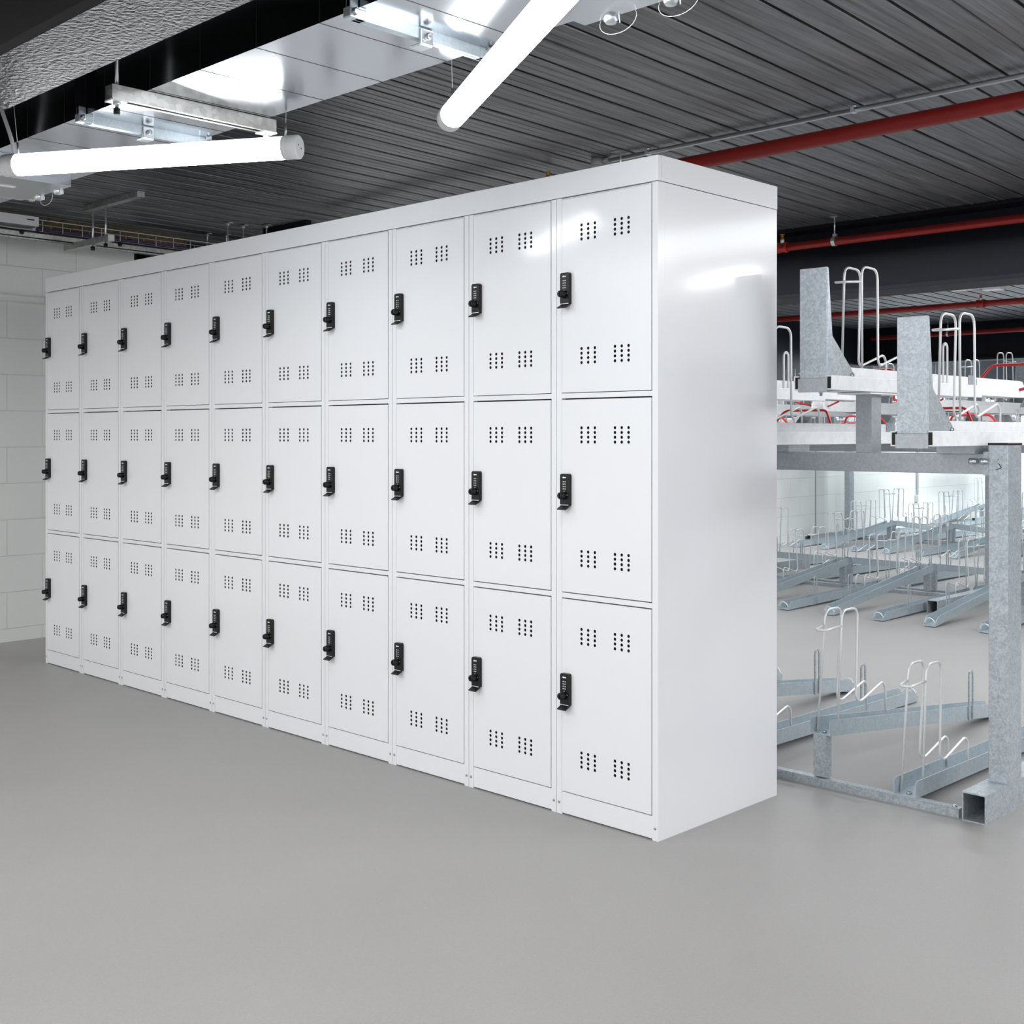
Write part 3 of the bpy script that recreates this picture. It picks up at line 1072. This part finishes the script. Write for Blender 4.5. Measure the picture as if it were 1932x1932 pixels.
# ceiling detector with cable
t = thing('emergency_light', 'small white emergency light fixed to the deck behind the first dark beam', 'emergency light', (-2.02, 7.12, ZC))
m = MB(); m.box(-0.075, 0.075, -0.05, 0.05, -0.035, 0.0); m.build('housing', M['white_plastic'], t, bevel=0.006)
m = MB(); m.tube([(-0.07, 0.0, -0.012), (-0.14, 0.02, -0.006), (-0.20, 0.03, -0.004)], 0.005, 8); m.build('cable', M['white_plastic'], t)
m = MB(); m.box(-0.36, -0.19, 0.0, 0.05, -0.012, 0.0); m.build('cable_plate', M['white_plastic'], t)

# ---- cable tray along the left wall
XT = -4.2
t = thing('cable_tray', 'wire basket cable tray with a grey side rail hung along the block wall', 'cable tray')
def tl(y):
    return XT - 0.0287 * y
yA, yB = -3.0, 3.2
yS = 0.16
m = MB()
for xo, z in ((0.0, 2.200), (0.0, 2.262), (-0.14, 2.262), (-0.14, 2.20), (-0.05, 2.20), (-0.10, 2.2)):
    m.tube([(tl(yS) + xo, yS, z), (tl(yB) + xo, yB, z)], 0.0024, 6)
y = yS + 0.02
while y < yB:
    m.tube(fillet([(tl(y), y, 2.262), (tl(y), y, 2.197), (tl(y) - 0.14, y, 2.197), (tl(y) - 0.14, y, 2.262)], 0.01, 2), 0.0022, 5)
    y += 0.112
m.build('basket', M['wire'], t)
m = MB()
m.prism([(tl(yA) + 0.012, yA), (tl(yB) + 0.012, yB), (tl(yB) + 0.008, yB), (tl(yA) + 0.008, yA)], 2, 2.148, 2.185)
m.prism([(tl(yA) + 0.012, yA), (tl(yB) + 0.012, yB), (tl(yB) - 0.15, yB), (tl(yA) - 0.15, yA)], 2, 2.185, 2.188)
m.prism([(tl(yA) + 0.012, yA), (tl(yB) + 0.012, yB), (tl(yB) - 0.02, yB), (tl(yA) - 0.02, yA)], 2, 2.148, 2.151)
m.build('side_rail', M['strut'], t)
for y in (0.06, 0.62, 1.02):
    m = MB(); m.lathe([(0, 0.008), (0.012, 0.012), (0.022, 0.012)], (tl(y) + 0.016, y, 2.172), (0, 0, 1), 10); m.build('cable_clip', M['black'], t)
for n_, (xo, z, r, mt, lab) in enumerate([(-0.02, 2.214, 0.010, 'purple', 'thick purple cable lying in the wire basket tray'),
                                          (0.018, 2.192, 0.005, 'black', 'thin black cable clipped along the side of the basket tray'),
                                          (0.016, 2.160, 0.003, 'black', 'thin black cable on the lower edge of the tray rail')]):
    ys_ = 0.155 if mt == 'purple' else yA
    m = MB(); m.tube([(tl(ys_) + xo, ys_, z), (tl(yB) + xo, yB, z)], r, 8)
    tag(m.build('cable', M[mt]), lab, 'cable')
m = MB()
m.prism([(tl(-3) + 0.02, -3.0), (tl(0.15) + 0.02, 0.15), (tl(0.15) - 0.09, 0.15), (tl(-3) - 0.09, -3.0)], 2, 2.222, 2.272)
tk = m.build('cable_trunking', [M['white_plastic']])
tag(tk, 'white box trunking end above the cable tray by the block wall', 'trunking')
m = MB(); m.box(tl(0.10) + 0.0185, tl(0.1) + 0.0215, 0.085, 0.125, 2.250, 2.256); m.build('slot', M['dark_gap'], tk)
# hanger of the tray
t = thing('tray_hanger', 'pair of threaded rods holding a short strut under the cable tray', 'tray hanger')
m = MB(); m.box(-4.30, -3.80, 0.34, 0.376, 2.128, 2.160); m.build('strut', M['strut'], t)
for x in (-4.0, -3.86):
    m = MB(); m.tube([(x, 0.358, 2.105), (x, 0.358, ZC)], 0.0055, 8); m.build('threaded_rod', M['zinc'], t)
    m = MB(); m.lathe([(0, 0.011), (0.02, 0.011)], (x, 0.358, 2.100), (0, 0, 1), 10); m.build('rod_cap', M['black'], t)
m = MB(); m.box(-4.05, -3.48, 0.33, 0.37, ZC - 0.03, ZC - 0.001); m.build('ceiling_channel', M['strut'], t)
# second ceiling channel with rods
t = thing('ceiling_channel', 'dark short channel fixed under the deck above the lockers, with two rods', 'ceiling channel')
m = MB(); m.box(-3.97, -3.55, 1.40, 1.44, ZC - 0.034, ZC - 0.001); m.build('channel', M['steel_dark'], t)
for x in (-3.88, -3.70):
    m = MB(); m.tube([(x, 1.42, 2.2), (x, 1.42, ZC - 0.03)], 0.005, 8); m.build('threaded_rod', M['zinc'], t)
for n_, (x, y) in enumerate([(-4.33, 1.25), (-4.28, 1.35), (-3.92, 1.13), (-3.93, 1.24), (-3.83, 1.33)]):
    t = thing('threaded_rod', f'thin threaded rod hanging from the deck over the lockers, {ORD[n_]} from the block wall', 'threaded rod', (x, y, 0), 0, 'threaded rods hanging over the lockers')
    m = MB(); m.tube([(0, 0, 2.275 if x < -4.1 else 2.12), (0, 0, ZC + 0.01)], 0.0045, 8); m.build('rod', M['zinc'], t)
    m = MB(); m.box(-0.035, 0.035, -0.012, 0.012, ZC - 0.012, ZC - 0.006); m.lathe([(0, 0.011), (0.012, 0.011)], (0, 0, ZC - 0.022), (0, 0, 1), 8); m.build('washer_plate', M['strut'], t)

# socket box with conduit on the far wall
yw = 11.6
xw = wall_x(yw)
t = thing('junction_box', 'small grey junction box with a conduit drop on the far block wall', 'junction box', (xw, yw, 0))
m = MB(); m.box(0.0, 0.055, -0.045, 0.045, 0.30, 0.385); m.build('box', M['white_plastic'], t, bevel=0.004)
m = MB(); m.tube([(0.02, 0.0, 0.385), (0.02, 0.0, 1.6)], 0.012, 8); m.build('conduit_drop', M['zinc'], t)
# movement joint in the far wall
yw = 9.05
m = MB(); m.box(wall_x(yw) - 0.002, wall_x(yw) + 0.004, yw, yw + 0.02, 0, 1.62)
struct(m.build('trim_3', M['grey']))

# ================================================================== LIGHT
def area(name, loc, rot, sx, sy, power, rgb=(1, 1, 1)):
    l = bpy.data.lights.new(name, 'AREA')
    l.shape = 'RECTANGLE'
    l.size, l.size_y = sx, sy
    l.energy = power
    l.color = rgb
    o = bpy.data.objects.new(name, l)
    col.objects.link(o)
    o.location = loc
    o.rotation_euler = rot
    return o
# added unseen fill areas; the strip stands for a tube mirrored in the lockers
area('fill_front', (-0.9, -4.2, 2.28), (0, 0, 0), 7.6, 4.2, 205, (1.0, 0.99, 0.97))
area('fill_right', (5.2, 0.3, 2.28), (0, 0, 0), 3.4, 5.0, 165, (1.0, 0.99, 0.98))
area('fill_aisle', (2.9, 2.9, 2.2), (0, radians(55), 0), 0.5, 3.0, 60, (0.98, 0.99, 1.0))
area('lamp_strip', (1.6, 2.64, 1.95), (radians(-50), 0, radians(23)), 0.66, 0.03, 2.4, (0.98, 0.99, 1.0))
area('fill_racks', (-1.0, 2.9, 2.2), (0, 0, 0), 7.0, 0.8, 95, (0.95, 0.98, 1.0))
area('fill_racks', (-1.8, 7.0, 2.2), (0, 0, 0), 6.0, 0.8, 130, (0.93, 0.97, 1.0))
area('fill_racks', (-2.0, 11.4, 2.25), (0, 0, 0), 4.0, 0.6, 70, (0.85, 0.95, 1.0))
area('fill_wall', (-2.4, 14.2, 1.9), (0, radians(58), 0), 0.4, 7.0, 200, (0.86, 0.95, 1.0))

w = bpy.data.worlds.new('ambient')
scene.world = w
w.use_nodes = True
bg = w.node_tree.nodes['Background']
bg.inputs['Color'].default_value = (0.93, 0.96, 1.0, 1)
bg.inputs['Strength'].default_value = 1.5

# ================================================================== CAMERA
cam = bpy.data.cameras.new('camera')
cam.sensor_fit = 'HORIZONTAL'
cam.sensor_width = 36.0
cam.lens = FPX / 1932 * 36.0
cam.shift_x = 0.0
cam.shift_y = -(966 - HOR) / 1932
cam.clip_start = 0.05
cam.clip_end = 200
co = bpy.data.objects.new('camera', cam)
col.objects.link(co)
co.location = CAM
co.rotation_euler = (pi / 2, 0, YAW)
scene.camera = co

scene.view_settings.view_transform = 'Standard'
scene.view_settings.look = 'None'
scene.view_settings.exposure = 0.3
scene.view_settings.gamma = 1.0
